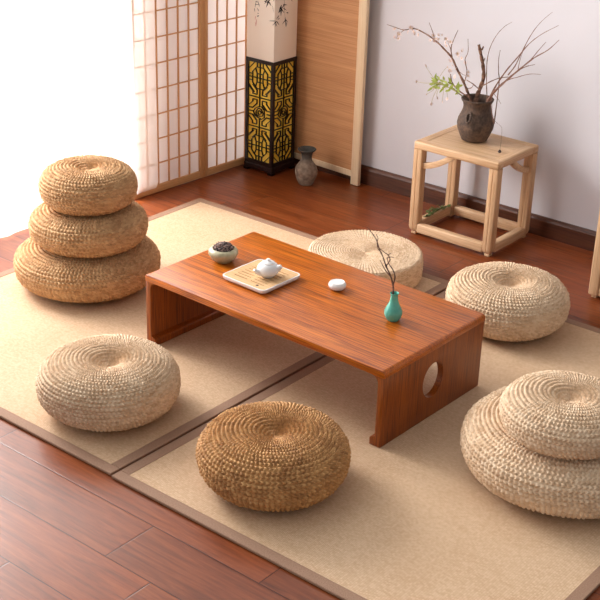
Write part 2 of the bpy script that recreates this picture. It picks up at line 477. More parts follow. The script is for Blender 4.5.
sh = MB().box(-hw + .003, hw - .003, -hw + .003, hw - .003, ZC, 1.32).build('shade', M_shade, lamp, bevel=.002)
MB().box(-hw, hw, -hw, hw, 1.32, 1.35).build('top_cap', M_dark, lamp, bevel=.003)
# ink painting: leaves and strokes lying on the two visible faces
M_ink = mat('black_ink', (28, 24, 26), .8); M_red = mat('red_ink', (206, 120, 116), .8)
def face_pt(u, v):
    if u < 272.0:
        p = on_plane(u, v, 1, LY0 + .003); n = (0, -1, 0)
    else:
        p = on_plane(u, v, 0, LX1 - .003); n = (1, 0, 0)
    return Vector(p), Vector(n)
def ink(strokes, name, m):
    mb = MB(); c0 = Vector(lamp.location)
    for (u0, v0, u1, v1, w) in strokes:
        right = (u0 + u1) / 2 >= 272
        f_ = lambda u, v: Vector(on_plane(u, v, 0, LX1 - .003)) if right else Vector(on_plane(u, v, 1, LY0 + .003))
        n_ = Vector((1, 0, 0)) if right else Vector((0, -1, 0))
        A = f_(u0, v0); B = f_(u1, v1); d = B - A; sd = d.cross(n_).normalized() * w * .0052
        pts = []
        for k, ww_ in ((0, .25), (.3, 1), (.6, .8), (1, .05)):
            pts.append((A + d * k, sd * ww_))
        top = [p + s_ for p, s_ in pts] + [p - s_ for p, s_ in pts[::-1]]
        low = [p + n_ * .0004 - c0 for p in top]; hi = [p + n_ * .0010 - c0 for p in top]
        n0 = len(top); fs = [tuple(range(n0)), tuple(range(2 * n0 - 1, n0 - 1, -1))] + [(i, (i + 1) % n0, n0 + (i + 1) % n0, n0 + i) for i in range(n0)]
        mb.add(hi + low, fs)
    o = mb.build(name, m, sh); return o
ink([ # calligraphy column, leaf clusters
    (255.5, 1.5, 259, 2.2, .35), (256, 2, 255, 8, .25), (258.5, 2, 259.5, 7, .35), (255, 4.5, 260, 4.5, .25), (254.5, 8, 255, 12, .3), (257.5, 8, 259, 11.5, .3),
    (257.6, 13, 258.8, 13.6, .35), (257.3, 16.5, 259, 15.3, .55),
    ], 'ink_calligraphy', M_ink)
ink([(271, -3, 268, 2.5, .8), (268, -2, 264.6, 4, .7), (269, 0, 266.3, 7.5, .8), (268.5, 1, 271.3, 6, .7), (270, 0, 266, 3, .6), (266.5, 1, 264, 1.5, .4)], 'ink_painting', M_ink)
ink([(272.2, 6, 273.8, 12.5, .12), (281.5, 5, 278.6, 12, .9), (281.2, 6, 280.8, 16, 1.0), (280, 7, 284, 13, .6), (284.5, 4, 281.5, 9, .6), (283, 4.5, 287, 5, .5), (283, 8, 286.5, 10.5, .4),
     (282, 9, 278, 13, .6), (286.5, 12.5, 288.4, 13, .6), (279, 15.5, 276, 19.5, .45), (277.6, 19.5, 279.8, 18, .35),
     (276, 21, 268.6, 20.8, .35), (276.5, 21, 272.4, 25.5, .5), (276, 20.8, 275.2, 27, .45), (276.5, 21, 279, 25, .5), (275.5, 23, 277, 26.5, .3),
     (285, 17, 285.6, 26.8, .55), (285.3, 20, 282.2, 24.2, .4), (285.2, 19, 287.6, 22.5, .45), (286.6, 22, 286.4, 26.5, .4), (284, -3, 284.8, 17, .14), (274.5, -1, 273, 1.5, .35), (291, -1, 292.3, 1.3, .3)], 'ink_leaves', M_ink)
ink([(255.6, 16, 255.2, 20, .25), (256.4, 19, 256.2, 26, .3), (255.9, 22, 255.4, 26.5, .2)], 'red_seal', M_red)

# ---------------------------------------------------------------- seagrass mats
def make_mat(x0, x1, y0, y1, z1, label, rz=0):
    root = tag(empty('floor_mat', ((x0 + x1) / 2, (y0 + y1) / 2, 0), rz), label, 'mat', 'two woven floor mats laid side by side')
    hx, hy = (x1 - x0) / 2, (y1 - y0) / 2; bw = .043
    MB().box(-hx + bw, hx - bw, -hy + bw, hy - bw, .001, z1 - .0012).build('woven_field', M_weave, root)
    b = MB()
    for (a0, a1, c0, c1) in ((-hx, hx, -hy, -hy + bw), (-hx, hx, hy - bw, hy), (-hx, -hx + bw, -hy + bw, hy - bw), (hx - bw, hx, -hy + bw, hy - bw)):
        b.box(a0, a1, c0, c1, .001, z1, .002)
    b.build('cloth_border', M_border, root)
make_mat(-1.578, -.006, .002, 2.118, .012, 'woven straw mat with brown border, left one, under the stack of three poufs')
make_mat(.006, 1.523, -.006, 2.140, .012, 'woven straw mat with brown border, right one, under the stack of two poufs', -.002)
ZM = .0125

# ---------------------------------------------------------------- straw poufs
def pouf_mesh(name, R, H, rows, stitches, amp, m, kind='round', seed=1, dim=.13):
    rng = np.random.RandomState(seed)
    # profile (r, z) from the top centre outwards and down to the bottom edge
    pr = []
    if kind == 'round':
        for k in range(241):
            th_ = PI / 2 * (1 - k / 240 * 1.94)
            rr = max(0, math.cos(th_)) ** .55
            sn = math.sin(th_)
            zz = .5 + .5 * math.copysign(abs(sn) ** .8, sn)
            if sn > 0: zz -= dim * math.exp(-(rr / .24) ** 2) + .02 * math.exp(-(rr / .5) ** 2)
            pr.append((rr * R, max(zz, .003) * H))
    else:
        for k in range(60):
            r = k / 60 * .93; pr.append((r * R, H * (1 - .08 * math.exp(-(r / .15) ** 2))))
        for k in range(20):
            a = k / 19 * PI / 2; pr.append(((.93 + .07 * math.sin(a)) * R, H * (1 - .14 * (1 - math.cos(a)))))
        for k in range(1, 30):
            a = k / 29; pr.append(((1 + .01 * math.sin(a * PI)) * R, H * (.86 - .80 * a)))
        pr.append((.95 * R, .005 * H))
    pr = np.array(pr); ds = np.hypot(*np.diff(pr, axis=0).T); s = np.concatenate([[0], np.cumsum(ds)])
    vpr = 6; N = rows * vpr; S = np.linspace(.004, s[-1], N + 1)
    r = np.interp(S, s, pr[:, 0]); z = np.interp(S, s, pr[:, 1])
    k5 = np.ones(5) / 5
    r2 = np.convolve(np.pad(r, 2, 'edge'), k5, 'valid'); z2 = np.convolve(np.pad(z, 2, 'edge'), k5, 'valid'); r2[0] = r[0]
    tr = np.gradient(r2); tz = np.gradient(z2); ln = np.hypot(tr, tz); nr = -tz / ln; nz = tr / ln
    C = stitches * 6; TH = np.arange(C) / C * 2 * PI
    V = S / s[-1] * rows; U = TH / (2 * PI) * stitches
    Ug, Vg = np.meshgrid(U, V); Tg = np.meshgrid(TH, V)[0]
    vf = Vg - np.floor(Vg); ri = np.floor(Vg).astype(int)
    j = rng.rand(rows + 2)
    ph = Ug + 1.1 * np.abs(vf - .5) + (j[ri] if kind == 'round' else 0)
    strand = np.abs(np.sin(ph * PI)) ** .7
    rowp = np.abs(np.sin(vf * PI)) ** .35
    ci = (np.floor(ph).astype(int) * 7 + ri * 13 + (vf > .5) * 5) % 997
    rnd = rng.rand(997)[ci]
    fade = np.clip(r2 / (.25 * R), .25, 1)[:, None]
    big = .012 * R * (np.sin(3 * Tg + seed) * .5 + np.sin(5 * Tg + 2 * seed + Vg * .3) * .4)
    d = amp * (rowp * (.08 + .92 * strand) * (.8 + .4 * rnd) - .5) * fade + big * np.clip(r2 / R, 0, 1)[:, None] * .5
    rowj = (rng.rand(rows + 2) - .5) * amp * .22; d = d + rowj[ri] * fade
    rg = np.maximum(r2[:, None] + nr[:, None] * d, .0005); zg = np.maximum(z2[:, None] + nz[:, None] * d, 0)
    X = rg * np.cos(Tg); Y = rg * np.sin(Tg)
    co = np.stack([X, Y, zg], -1).reshape(-1, 3)
    n0 = len(co); co = np.vstack([co, [[0, 0, z2[0]], [0, 0, 0.001]]])
    i = np.arange(N)[:, None]; k = np.arange(C)[None, :]; k2 = (k + 1) % C
    quads = np.stack([i * C + k, (i + 1) * C + k, (i + 1) * C + k2, i * C + k2], -1).reshape(-1, 4)
    kk = np.arange(C); kk2 = (kk + 1) % C
    tri1 = np.stack([np.full(C, n0), kk, kk2], -1); tri2 = np.stack([np.full(C, n0 + 1), N * C + kk2, N * C + kk], -1)
    me = bpy.data.meshes.new(name)
    nl = quads.size + tri1.size + tri2.size
    me.vertices.add(len(co)); me.vertices.foreach_set('co', co.astype(np.float32).ravel())
    li = np.concatenate([quads.ravel(), tri1.ravel(), tri2.ravel()])
    me.loops.add(nl); me.loops.foreach_set('vertex_index', li.astype(np.int32))
    cnt = np.concatenate([np.full(len(quads), 4), np.full(2 * C, 3)])
    st = np.concatenate([[0], np.cumsum(cnt)[:-1]])
    me.polygons.add(len(cnt)); me.polygons.foreach_set('loop_start', st.astype(np.int32)); me.polygons.foreach_set('loop_total', cnt.astype(np.int32))
    uv = me.uv_layers.new(name='UVMap')
    off = j[np.clip(ri, 0, rows)] if kind == 'round' else np.zeros_like(Ug)
    # per-face uv so the seam stays continuous
    UU = np.stack([np.broadcast_to(k, (N, C)), np.broadcast_to(k, (N, C)), np.broadcast_to(k + 1, (N, C)), np.broadcast_to(k + 1, (N, C))], -1) / 6.0
    fo = j[(np.arange(N) // vpr)][:, None, None] if kind == 'round' else 0
    UU = UU + fo
    VV = np.stack([np.broadcast_to(i, (N, C)), np.broadcast_to(i + 1, (N, C)), np.broadcast_to(i + 1, (N, C)), np.broadcast_to(i, (N, C))], -1) / vpr
    VV = VV * (1 - 1e-6) + 1e-5
    uvs = np.stack([UU, VV], -1).reshape(-1, 2)
    uvs = np.vstack([uvs, np.zeros((6 * C, 2))])
    pass; uv.data.foreach_set('uv', uvs.astype(np.float32).ravel())
    me.update(calc_edges=True); me.validate()
    me.materials.append(m)
    me.polygons.foreach_set('use_smooth', np.ones(len(me.polygons), bool))
    return me
def pouf(x, y, z, me, label, rz=0, group=None, name='straw_pouf', tilt=(0, 0)):
    o = bpy.data.objects.new(name, me); COL.objects.link(o)
    o.location = (x, y, z); o.rotation_euler = (tilt[0], tilt[1], rz)
    return tag(o, label, 'pouf', group or 'woven straw floor poufs')
pouf(-.334, .308, ZM, pouf_mesh('pouf_light', .256, .212, 39, 98, .0098, M_straw_light, seed=2, dim=.2), 'pale straw pouf alone at the front of the left mat')
pouf(.430, .331, ZM, pouf_mesh('pouf_brown', .25, .208, 36, 88, .0118, M_straw_brown, seed=5, dim=.14), 'golden brown straw pouf beside the mat seam, nearest the front', .4)
pouf(.383, 1.907, ZM, pouf_mesh('pouf_right', .254, .215, 38, 96, .0098, M_straw_light, seed=8, dim=.22), 'pale straw pouf between the table end and the wooden stool', 1.1)
pouf(-1.215, 1.009, ZM, pouf_mesh('pouf_stack_a', .315, .195, 39, 112, .0108, M_straw_mid, seed=11, dim=.1), 'wide tan straw pouf at the bottom of the three-pouf stack', .2)
pouf(-1.201, 1.014, ZM + .188, pouf_mesh('pouf_stack_b', .252, .180, 32, 90, .0105, M_straw_mid, seed=12, dim=.1), 'middle tan straw pouf of the stack of three', .9)
pouf(-1.197, 1.017, ZM + .364, pouf_mesh('pouf_stack_c', .206, .186, 30, 78, .0100, M_straw_mid, seed=13, dim=.13), 'small tan straw pouf on top of the three-pouf stack', 2.1)
pouf(1.143, 1.018, ZM, pouf_mesh('pouf_pair_a', .351, .230, 46, 124, .0105, M_straw_light, seed=21, dim=.08), 'wide pale straw pouf under a smaller one at the right edge', .5)
pouf(1.174, .923, ZM + .212, pouf_mesh('pouf_pair_b', .214, .162, 30, 86, .0088, M_straw_light, seed=22, dim=.18), 'small pale straw pouf resting on the wide one at the right edge', 1.7)
pouf(-.361, 1.910, ZM, pouf_mesh('pouf_flat', .259, .118, 34, 100, .0055, M_straw_light, kind='flat', seed=31), 'flat-topped drum-shaped straw pouf behind the low table', .3)

# ---------------------------------------------------------------- low tea table
TX0, TX1, TY0, TY1, TZ = -.596, .586, .748, 1.378, .317
tb = tag(empty('tea_table', ((TX0 + TX1) / 2, (TY0 + TY1) / 2, ZM), -.022), 'low orange-brown wooden tea table with a round hole in its end panel', 'table')
hx, hy = (TX1 - TX0) / 2, (TY1 - TY0) / 2; H = TZ - ZM
TT = .029; PT = .028
# top: plank with rounded long ends
def rc(cx, cz, r, a0, a1, n=6): return [(cx + r * math.cos(a0 + (a1 - a0) * k / n), cz + r * math.sin(a0 + (a1 - a0) * k / n)) for k in range(n + 1)]
out = [(-hx, H - TT)] + rc(-hx + .014, H - .014, .014, PI, PI / 2) + rc(hx - .014, H - .014, .014, PI / 2, 0) + [(hx, H - TT)]
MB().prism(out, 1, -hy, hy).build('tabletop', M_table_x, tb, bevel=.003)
def end_panel(sgn, hole):
    # profile in x-z: slab, curved bracket at the top, foot lip at the bottom
    xo = hx - .003; xi = hx - PT
    prof = [(xo, 0), (xo, H - TT)] + [(xi - .03, H - TT)] + rc(xi - .03, H - TT - .03, .03, PI / 2, 0, 5) + [(xi, .040), (xi - .006, .036), (xi - .018, .032), (xi - .022, .026), (xi - .022, .0)]
    mb = MB(); prof = [(sgn * a, b_) for a, b_ in prof]
    mb.prism(prof, 1, -hy + .002, hy - .002)
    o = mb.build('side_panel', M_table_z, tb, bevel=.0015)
    if hole:
        import bmesh
        cm = MB(); n = 48; cy, cz, r = hole
        cm.prism([(cy + r * .92 * math.cos(2 * PI * k / n), cz + r * math.sin(2 * PI * k / n)) for k in range(n)], 0, sgn * (hx - .08), sgn * (hx + .05))
        c = cm.build('cutter', M_table_z, tb)
        md = o.modifiers.new('hole', 'BOOLEAN'); md.object = c; md.operation = 'DIFFERENCE'; md.solver = 'EXACT'
        bpy.context.view_layer.update()
        dg = bpy.context.evaluated_depsgraph_get(); nm = bpy.data.meshes.new_from_object(o.evaluated_get(dg))
        o.modifiers.clear(); o.data = nm; bpy.data.objects.remove(c)
    return o
end_panel(1, (-.006, .152, .070)); end_panel(-1, None)

# ---------------------------------------------------------------- things on the table
ZT_ = TZ + .0005
def spot(u, v, z):
    return on_plane(u, v, 2, z)[:2]
# bowl with dried pods
M_bowl = mat('celadon_glaze', (186, 184, 150), .35)
t = NT(M_bowl); v = t.coord('Object', (1, 1, .5)); n = t.noise(v, 40, 4, .6)
wv = t.coord('Object'); z_ = t.sep(wv)[2]
t.l(t.mix(.5, t.ramp(n, [(.35, (118, 122, 78)), (.65, (190, 180, 148))]), t.ramp(t.math('MULTIPLY', z_, 18), [(.1, (112, 96, 60)), (.75, (184, 172, 142))])), t.b.inputs['Base Color'])
BX, BY = spot(223.3, 260.5, ZT_)
bowl = tag(empty('ceramic_bowl', (BX, BY, ZT_)), 'small squat celadon bowl filled with dark dried pods at the table corner', 'bowl')
mb = MB().lathe([(0, 0), (.034, 0), (.038, .004), (.052, .018), (.0605, .034), (.060, .044), (.054, .052), (.044, .0555), (.041, .054), (.044, .050), (.050, .042), (.050, .034), (.040, .020), (0, .016)], 56)
mb.build('bowl_body', M_bowl, bowl, smooth=True)
M_pod = mat('dark_dried_pods', (74, 52, 50), .75)
t = NT(M_pod); t.l(t.ramp(t.noise(t.coord('Object'), 120, 3), [(.40, (44, 28, 30)), (.60, (156, 128, 118))]), t.b.inputs['Base Color'])
mb = MB()
for k in range(70):
    a = k * 2.399; rr = .040 * math.sqrt((k + .5) / 70); zz = .052 + .024 * (1 - (rr / .042) ** 2)
    lx = rr * math.cos(a); ly = rr * math.sin(a)
    d = Vector((random.uniform(-1, 1), random.uniform(-1, 1), random.uniform(-.2, .6))).normalized() * .009
    p = Vector((lx, ly, zz)); mb.tube([p - d, p - d * .3 + Vector((0, 0, .001)), p + d * .4, p + d], [.0012, .0038, .0036, .001], 6)
mb.add(*(lambda L: (L.v, L.f))(MB().lathe([(.043, .036), (.039, .052), (.02, .068), (.0, .073)], 24)))
tag(mb.build('dried_pods', M_pod, smooth=True, loc=(BX, BY, ZT_)), 'heap of dark dried seed pods filling the celadon bowl', 'pods', kind='stuff')

# tray
M_cer = mat('white_porcelain', (238, 236, 234), .22)
M_bam = wood('bamboo_tray_top', (184, 138, 90), (210, 166, 116), (224, 188, 142), 'x', .55, 1, .05)
M_hole = mat('dark_drain', (70, 44, 26), .6)
TYX, TYY = spot(261.5, 274.3, ZT_ + .0225)
tray = tag(empty('tea_tray', (TYX, TYY, ZT_), -.03), 'square white tea tray with slotted bamboo top on the table', 'tray')
def rrect(hx_, hy_, r, n=6):
    o_ = []
    for (cx, cy, a) in ((hx_ - r, hy_ - r, 0), (-hx_ + r, hy_ - r, PI / 2), (-hx_ + r, -hy_ + r, PI), (hx_ - r, -hy_ + r, 3 * PI / 2)):
        o_ += [(cx + r * math.cos(a + PI / 2 * k / n), cy + r * math.sin(a + PI / 2 * k / n)) for k in range(n + 1)]
    return o_
mb = MB(); L = [(.100, 0), (.108, .006), (.112, .014), (.1125, .021), (.1115, .0225), (.1085, .0225), (.1075, .0175)]
rings = [rrect(h_, h_, .018) for h_, _ in L]; n = len(rings[0]); vs = []; fs = []
for (h_, z0), rg in zip(L, rings): vs += [(a, b_, z0) for a, b_ in rg]
for i in range(len(L) - 1):
    for k in range(n): fs.append((i * n + k, i * n + (k + 1) % n, (i + 1) * n + (k + 1) % n, (i + 1) * n + k))
fs += [tuple(range(n))[::-1], tuple((len(L) - 1) * n + k for k in range(n))]
mb.add(vs, fs).build('tray_body', M_cer, tray, smooth=True)
# bamboo top made of slats with slots between
mb = MB()
ys = [-.1035+.0178 * k for k in range(12)]
slots = [(-.078, -.022), (.022, .078)]
yy = -.1030; rowsl = []
z0, z1 = .0178, .0222
sl = [-.072 + .0205 * k for k in range(8)]
edges = [-.1070] + [a for s_ in sl for a in (s_ - .0023, s_ + .0023)] + [.1070]
for i in range(0, len(edges), 2): mb.box(-.1070, .1070, edges[i], edges[i + 1], z0, z1)
for s_ in sl:
    mb.box(-.1070, -.078, s_ - .0023, s_ + .0023, z0, z1); mb.box(-.008, .008, s_ - .0023, s_ + .0023, z0, z1); mb.box(.078, .1070, s_ - .0023, s_ + .0023, z0, z1)
mb.build('bamboo_top', M_bam, tray)
MB().box(-.1068, .1068, -.1068, .1068, .0172, .0182).build('slot_floor', M_hole, tray)
MB().lathe([(0, .0222), (.0060, .0222), (.0062, .0226), (0, .0227)], 16, (.058, -.088, 0)).build('drain_hole', M_hole, tray)

# teapot
ZP = ZT_ + .0226
TPX, TPY = spot(268, 276.0, ZP)
pot = tag(empty('teapot', (TPX, TPY, ZP), 0), 'small round white porcelain teapot standing on the tray', 'teapot')
R_ = .0440
prof = [(0, 0), (.022, 0), (.025, .002)] + [(R_ * math.cos(a) ** .9, .031 + .0305 * math.sin(a)) for a in [(-.95 + 2.15 * k / 14) for k in range(15)]] + [(.021, .0585), (.0, .0585)]
MB().lathe(prof, 48).build('pot_body', M_cer, pot, smooth=True)
MB().lathe([(.0245, .0570), (.0250, .0595), (.019, .0630), (.008, .0650), (.0062, .0655), (.0055, .067), (.0080, .070), (.0070, .0730), (0, .0738)], 32).build('lid', M_cer, pot, smooth=True)
sp = MB(); a = Vector((-.34, -.94, 0))
sp.tube([a * .030 + Vector((0, 0, .022)), a * .046 + Vector((0, 0, .026)), a * .056 + Vector((0, 0, .034)), a * .063 + Vector((0, 0, .039))], [.016, .0115, .0075, .0045], 14)
sp.build('spout', M_cer, pot, smooth=True)
hd = MB(); b2 = Vector((.90, .42, 0))
hd.tube([b2 * .034 + Vector((0, 0, .034)), b2 * .044 + Vector((0, 0, .042)), b2 * .053 + Vector((0, 0, .048))], [.014, .012, .008], 14)
hd.build('handle', M_cer, pot, smooth=True)

# white lidded jar
JX, JY = spot(337.2, 289.0, ZT_)
jar = tag(empty('porcelain_jar', (JX, JY, ZT_)), 'small flat round white porcelain jar alone near the middle of the table', 'jar')
MB().lathe([(0, 0), (.020, 0), (.027, .004), (.0335, .012), (.035, .019), (.0335, .025), (.0295, .0285), (0, .0285)], 40).build('jar_body', M_cer, jar, smooth=True)
MB().lathe([(.0295, .0285), (.029, .0308), (.0255, .0318), (.0235, .0300), (.010, .0292), (0, .0292)], 40).build('lid', M_cer, jar, smooth=True)

# turquoise bud vase and twig
M_turq = mat('turquoise_glaze', (88, 178, 158), .22, Coat_Weight=.4)
t = NT(M_turq); t.l(t.ramp(t.noise(t.coord('Object'), 30, 3), [(.35, (74, 164, 146)), (.7, (104, 190, 168))]), t.b.inputs['Base Color'])
bud = MB().lathe([(0, 0), (.022, 0), (.024, .003), (.031, .014), (.0345, .026), (.0335, .038), (.026, .054), (.0185, .068), (.0150, .082), (.0140, .094), (.0150, .103), (.0172, .108), (.0160, .1088), (.012, .103), (.011, .09), (.013, .07), (0, .05)], 48)
BV = spot(392.8, 319.5, ZT_)
tag(bud.build('bud_vase', M_turq, smooth=True, loc=(BV[0], BV[1], ZT_)), 'small turquoise pear-shaped vase at the right of the table', 'vase')
M_twig = mat('dark_bark', (84, 58, 48), .85)
t = NT(M_twig); t.l(t.ramp(t.noise(t.coord('Object', (1, 1, 1)), 90, 3), [(.35, (62, 40, 34)), (.65, (122, 86, 70))]), t.b.inputs['Base Color'])
def px_path(pts, ydef):
    return [on_plane(p[0], p[1], 1, p[2] if len(p) > 2 else ydef) for p in pts]
def branch(name, strokes, ydef, m, label, cat='twig', group=None, n=7, parent=None):
    mb = MB(); kf = 1.75 if name == 'dry_twig' else 1.3 if name != 'hanging_seed_twig' else 1
    for pts, r0, r1 in strokes:
        r0 *= kf; r1 *= kf
        P = smooth_path(px_path(pts, ydef), 4)
        k = len(P); rr = [r0 + (r1 - r0) * i / (k - 1) for i in range(k)]
        rr = [r * (1 + .18 * math.sin(i * 2.1)) for i, r in enumerate(rr)]
        mb.tube(P, rr, n)
    o = mb.build(name, m, smooth=True, parent=parent)
    return tag(o, label, cat, group)
branch('dry_twig', [
    ([(392.9, 306), (393.2, 292), (393, 286), (391, 277), (386, 266), (383, 257), (379, 248), (376.5, 240), (372, 233), (367, 227)], .0022, .0008),
    ([(393, 286), (395, 277), (393, 270), (389, 264), (387, 258)], .0016, .0008),
    ([(391, 277), (386, 271), (382, 264), (380, 260)], .0013, .0006),
    ([(386, 266), (390, 260), (388, 255), (384, 252), (379, 248)], .0013, .0008),
    ([(387, 258), (391, 257), (394, 258)], .0011, .0005), ([(388, 255), (391, 253)], .0010, .0005),
    ([(379, 248), (377, 243), (378, 238), (376, 234)], .0012, .0006), ([(383, 257), (381, 252), (378, 249), (377, 244)], .0011, .0006)],
    BV[1], M_twig, 'dry crooked brown twig standing in the turquoise vase')

# ---------------------------------------------------------------- square wooden stool
def rail(mb, a, b_, w, h):
    pass
def stool(x0, x1, y0, y1, z1, label):
    st = tag(empty('wooden_stool', ((x0 + x1) / 2, (y0 + y1) / 2, 0)), label, 'stool')
    hx, hy = (x1 - x0) / 2, (y1 - y0) / 2; w = .050; zf = .013; hr = .048; tt = .038
    for sx in (-1, 1):
        for sy in (-1, 1):
            # leg: square post whose outer bottom corner is rounded in both directions, shallow groove on its faces
            cx, cy = sx * (hx - w / 2), sy * (hy - w / 2)
            mb = MB(); vs = []; fs = []
            lv = [(zf, .018), (zf + .004, .010), (zf + .012, .004), (zf + .026, 0), (z1 - tt - .012, 0), (z1 - tt, 0)]
            for z, ins in lv:
                xa, xb = cx - w / 2, cx + w / 2; ya, yb_ = cy - w / 2, cy + w / 2
                if sx > 0: xb -= ins
                else: xa += ins
                if sy > 0: yb_ -= ins
                else: ya += ins
                c = .008; g = .0025; mx_, my_ = (xa + xb) / 2, (ya + yb_) / 2
                vs += [(xa + c, ya, z), (mx_ - .003, ya, z), (mx_, ya + g, z), (mx_ + .003, ya, z), (xb - c, ya, z), (xb - .002, ya + .002, z), (xb, ya + c, z), (xb, my_ - .003, z), (xb - g, my_, z), (xb, my_ + .003, z), (xb, yb_ - c, z), (xb - c, yb_, z), (xa + c, yb_, z), (xa, yb_ - c, z), (xa, ya + c, z), (xa + .002, ya + .002, z)]
            n = 16
            for i in range(len(lv) - 1):
                for k in range(n): fs.append((i * n + k, i * n + (k + 1) % n, (i + 1) * n + (k + 1) % n, (i + 1) * n + k))
            fs += [tuple(range(n)), tuple(range((len(lv) - 1) * n, len(lv) * n))]
            mb.add(vs, fs).build('leg', M_stool_z, st, smooth=True, angle=30)
            MB().box(cx - .014, cx + .014, cy - .014, cy + .014, 0.0005, zf + .002).build('foot_pad', M_stool_z, st, bevel=.003)
    for sy in (-1, 1):
        a, b_ = sorted((sy * (hy - .001), sy * (hy - .040)))
        MB().box(-hx + w - .004, hx - w + .004, a, b_, zf + .001, zf + hr).build('stretcher', M_stool, st, bevel=.008, seg=3)
        a, b_ = sorted((sy * hy, sy * (hy - .05)))
        MB().box(-hx, hx, a, b_, z1 - tt, z1).build('top_rail', M_stool, st, bevel=.008, seg=3)
    for sx in (-1, 1):
        a, b_ = sorted((sx * (hx - .001), sx * (hx - .040)))
        MB().box(a, b_, -hy + w - .004, hy - w + .004, zf + .001, zf + hr).build('stretcher', M_stool_y, st, bevel=.008, seg=3)
        a, b_ = sorted((sx * (hx - .0005), sx * (hx - .05)))
        MB().box(a, b_, -hy + .046, hy - .046, z1 - tt + .0005, z1 - .0005).build('top_rail', M_stool_y, st, bevel=.008, seg=3)
    MB().box(-hx + .044, hx - .044, -hy + .044, hy - .044, z1 - .022, z1 - .0025).build('top_board', M_stool, st)
    # long curved braces from a leg up to the rail: one on the front, one on the right side
    for side in (0, 1):
        pts = []
        for k in range(11):
            a = k / 10; zz = z1 - .118 + .088 * a ** 1.7
            if side == 0: pts.append((-hx + w - .006 + .175 * a, -hy + w / 2, zz))
            else: pts.append((hx - w / 2, hy - w + .006 - .175 * a, zz))
        vs = []; fs = []
        for i, p in enumerate(pts):
            q = pts[min(i + 1, 10)]; q0 = pts[max(i - 1, 0)]
            T = (Vector(q) - Vector(q0)).normalized(); B = Vector((0, 1, 0)) if side == 0 else Vector((1, 0, 0)); N = T.cross(B)
            for (o1, o2) in ((-.013, -.014), (.013, -.014), (.013, .014), (-.013, .014)):
                vs.append(Vector(p) + B * o1 + N * o2)
        for i in range(10):
            for k in range(4): fs.append((i * 4 + k, i * 4 + (k + 1) % 4, i * 4 + 4 + (k + 1) % 4, i * 4 + 4 + k))
        fs += [(0, 1, 2, 3), (40, 41, 42, 43)]
        MB().add(vs, fs).build('curved_brace', M_stool, st, bevel=.003)
    return st
stool(-.520, -.048, 2.488, 2.860, .477, 'square pale wooden stool carrying the dark clay pot of branches')

# ---------------------------------------------------------------- wooden stand cut by the right edge
sd = tag(empty('wooden_stand', (.80, 2.62, 0)), 'pale wooden stand only partly in view at the right edge of the photo', 'stand')
M_st2 = wood('tan_elm_panel', (150, 102, 62), (182, 132, 86), (202, 154, 108), 'z', .5, .8, .1)
for sx in (-1, 1):
    for sy in (-1, 1):
        cx, cy = sx * .272, sy * .178
        MB().box(cx - .024, cx + .024, cy - .024, cy + .024, .014, .70).build('leg', M_stool_z, sd, bevel=.006, seg=3)
        MB().box(cx - .012, cx + .012, cy - .012, cy + .012, .0005, .018).build('foot_pad', M_stool_z, sd)
for sy in (-1, 1):
    MB().box(-.25, .25, sy * .178 - .020, sy * .178 + .020, .016, .056).build('rail', M_stool, sd, bevel=.004)
    MB().box(-.25, .25, sy * .178 - .008, sy * .178 + .008, .054, .69).build('panel', M_st2, sd)
for sx in (-1, 1): MB().box(sx * .272 - .02, sx * .272 + .02, -.156, .156, .016, .056).build('rail', M_stool_y, sd, bevel=.004)
MB().box(-.30, .30, -.205, .205, .70, .74).build('top', M_stool, sd, bevel=.008)

# ---------------------------------------------------------------- clay pot on the stool
M_clay = mat('dark_rough_clay', (84, 66, 56), .8)
t = NT(M_clay); v = t.coord('Object'); n = t.noise(v, 22, 5, .65); n2 = t.noise(v, 90, 3)
t.l(t.mix(.3, t.ramp(n, [(.32, (54, 42, 38)), (.5, (88, 68, 56)), (.72, (122, 94, 74))]), t.ramp(n2, [(.35, (60, 48, 42)), (.7, (116, 96, 80))])), t.b.inputs['Base Color'])
t.bump(n2, .5, .003)
PZ = .4775
px_, py_ = on_plane(474.0, 139.6, 2, .477)[:2]
PX, PY = px_, py_
pot2 = tag(empty('clay_pot', (PX, PY, PZ)), 'dark rough clay pot holding bare and flowering branches on the stool', 'pot')
prof = [(0, 0), (.056, 0), (.062, .004), (.074, .030), (.0865, .062), (.089, .085), (.085, .108), (.074, .132), (.0665, .152), (.0645, .168), (.068, .184), (.076, .196), (.0785, .203),
        (.0755, .2065), (.068, .203), (.062, .186), (.057, .165), (.060, .145), (.072, .115), (.075, .085), (.06, .04), (0, .02)]
MB().lathe(prof, 64).build('pot_body', M_clay, pot2, smooth=True)
# ring lug on the shoulder
lg = MB(); A = -1.45
dirv = Vector((math.cos(A), math.sin(A), 0)); sdv = Vector((-math.sin(A), math.cos(A), 0))
c0 = dirv * .080 + Vector((0, 0, .128)); pts = []
for k in range(13):
    a = 2 * PI * k / 12; pts.append(c0 + sdv * (.010 * math.cos(a)) * 1.3 + Vector((0, 0, .021 * math.sin(a))) + dirv * (.006 + .006 * math.cos(a) - .012 * math.sin(a)))
lg.tube(pts, .0058, 8); lg.build('ring_lug', M_clay, pot2, smooth=True)

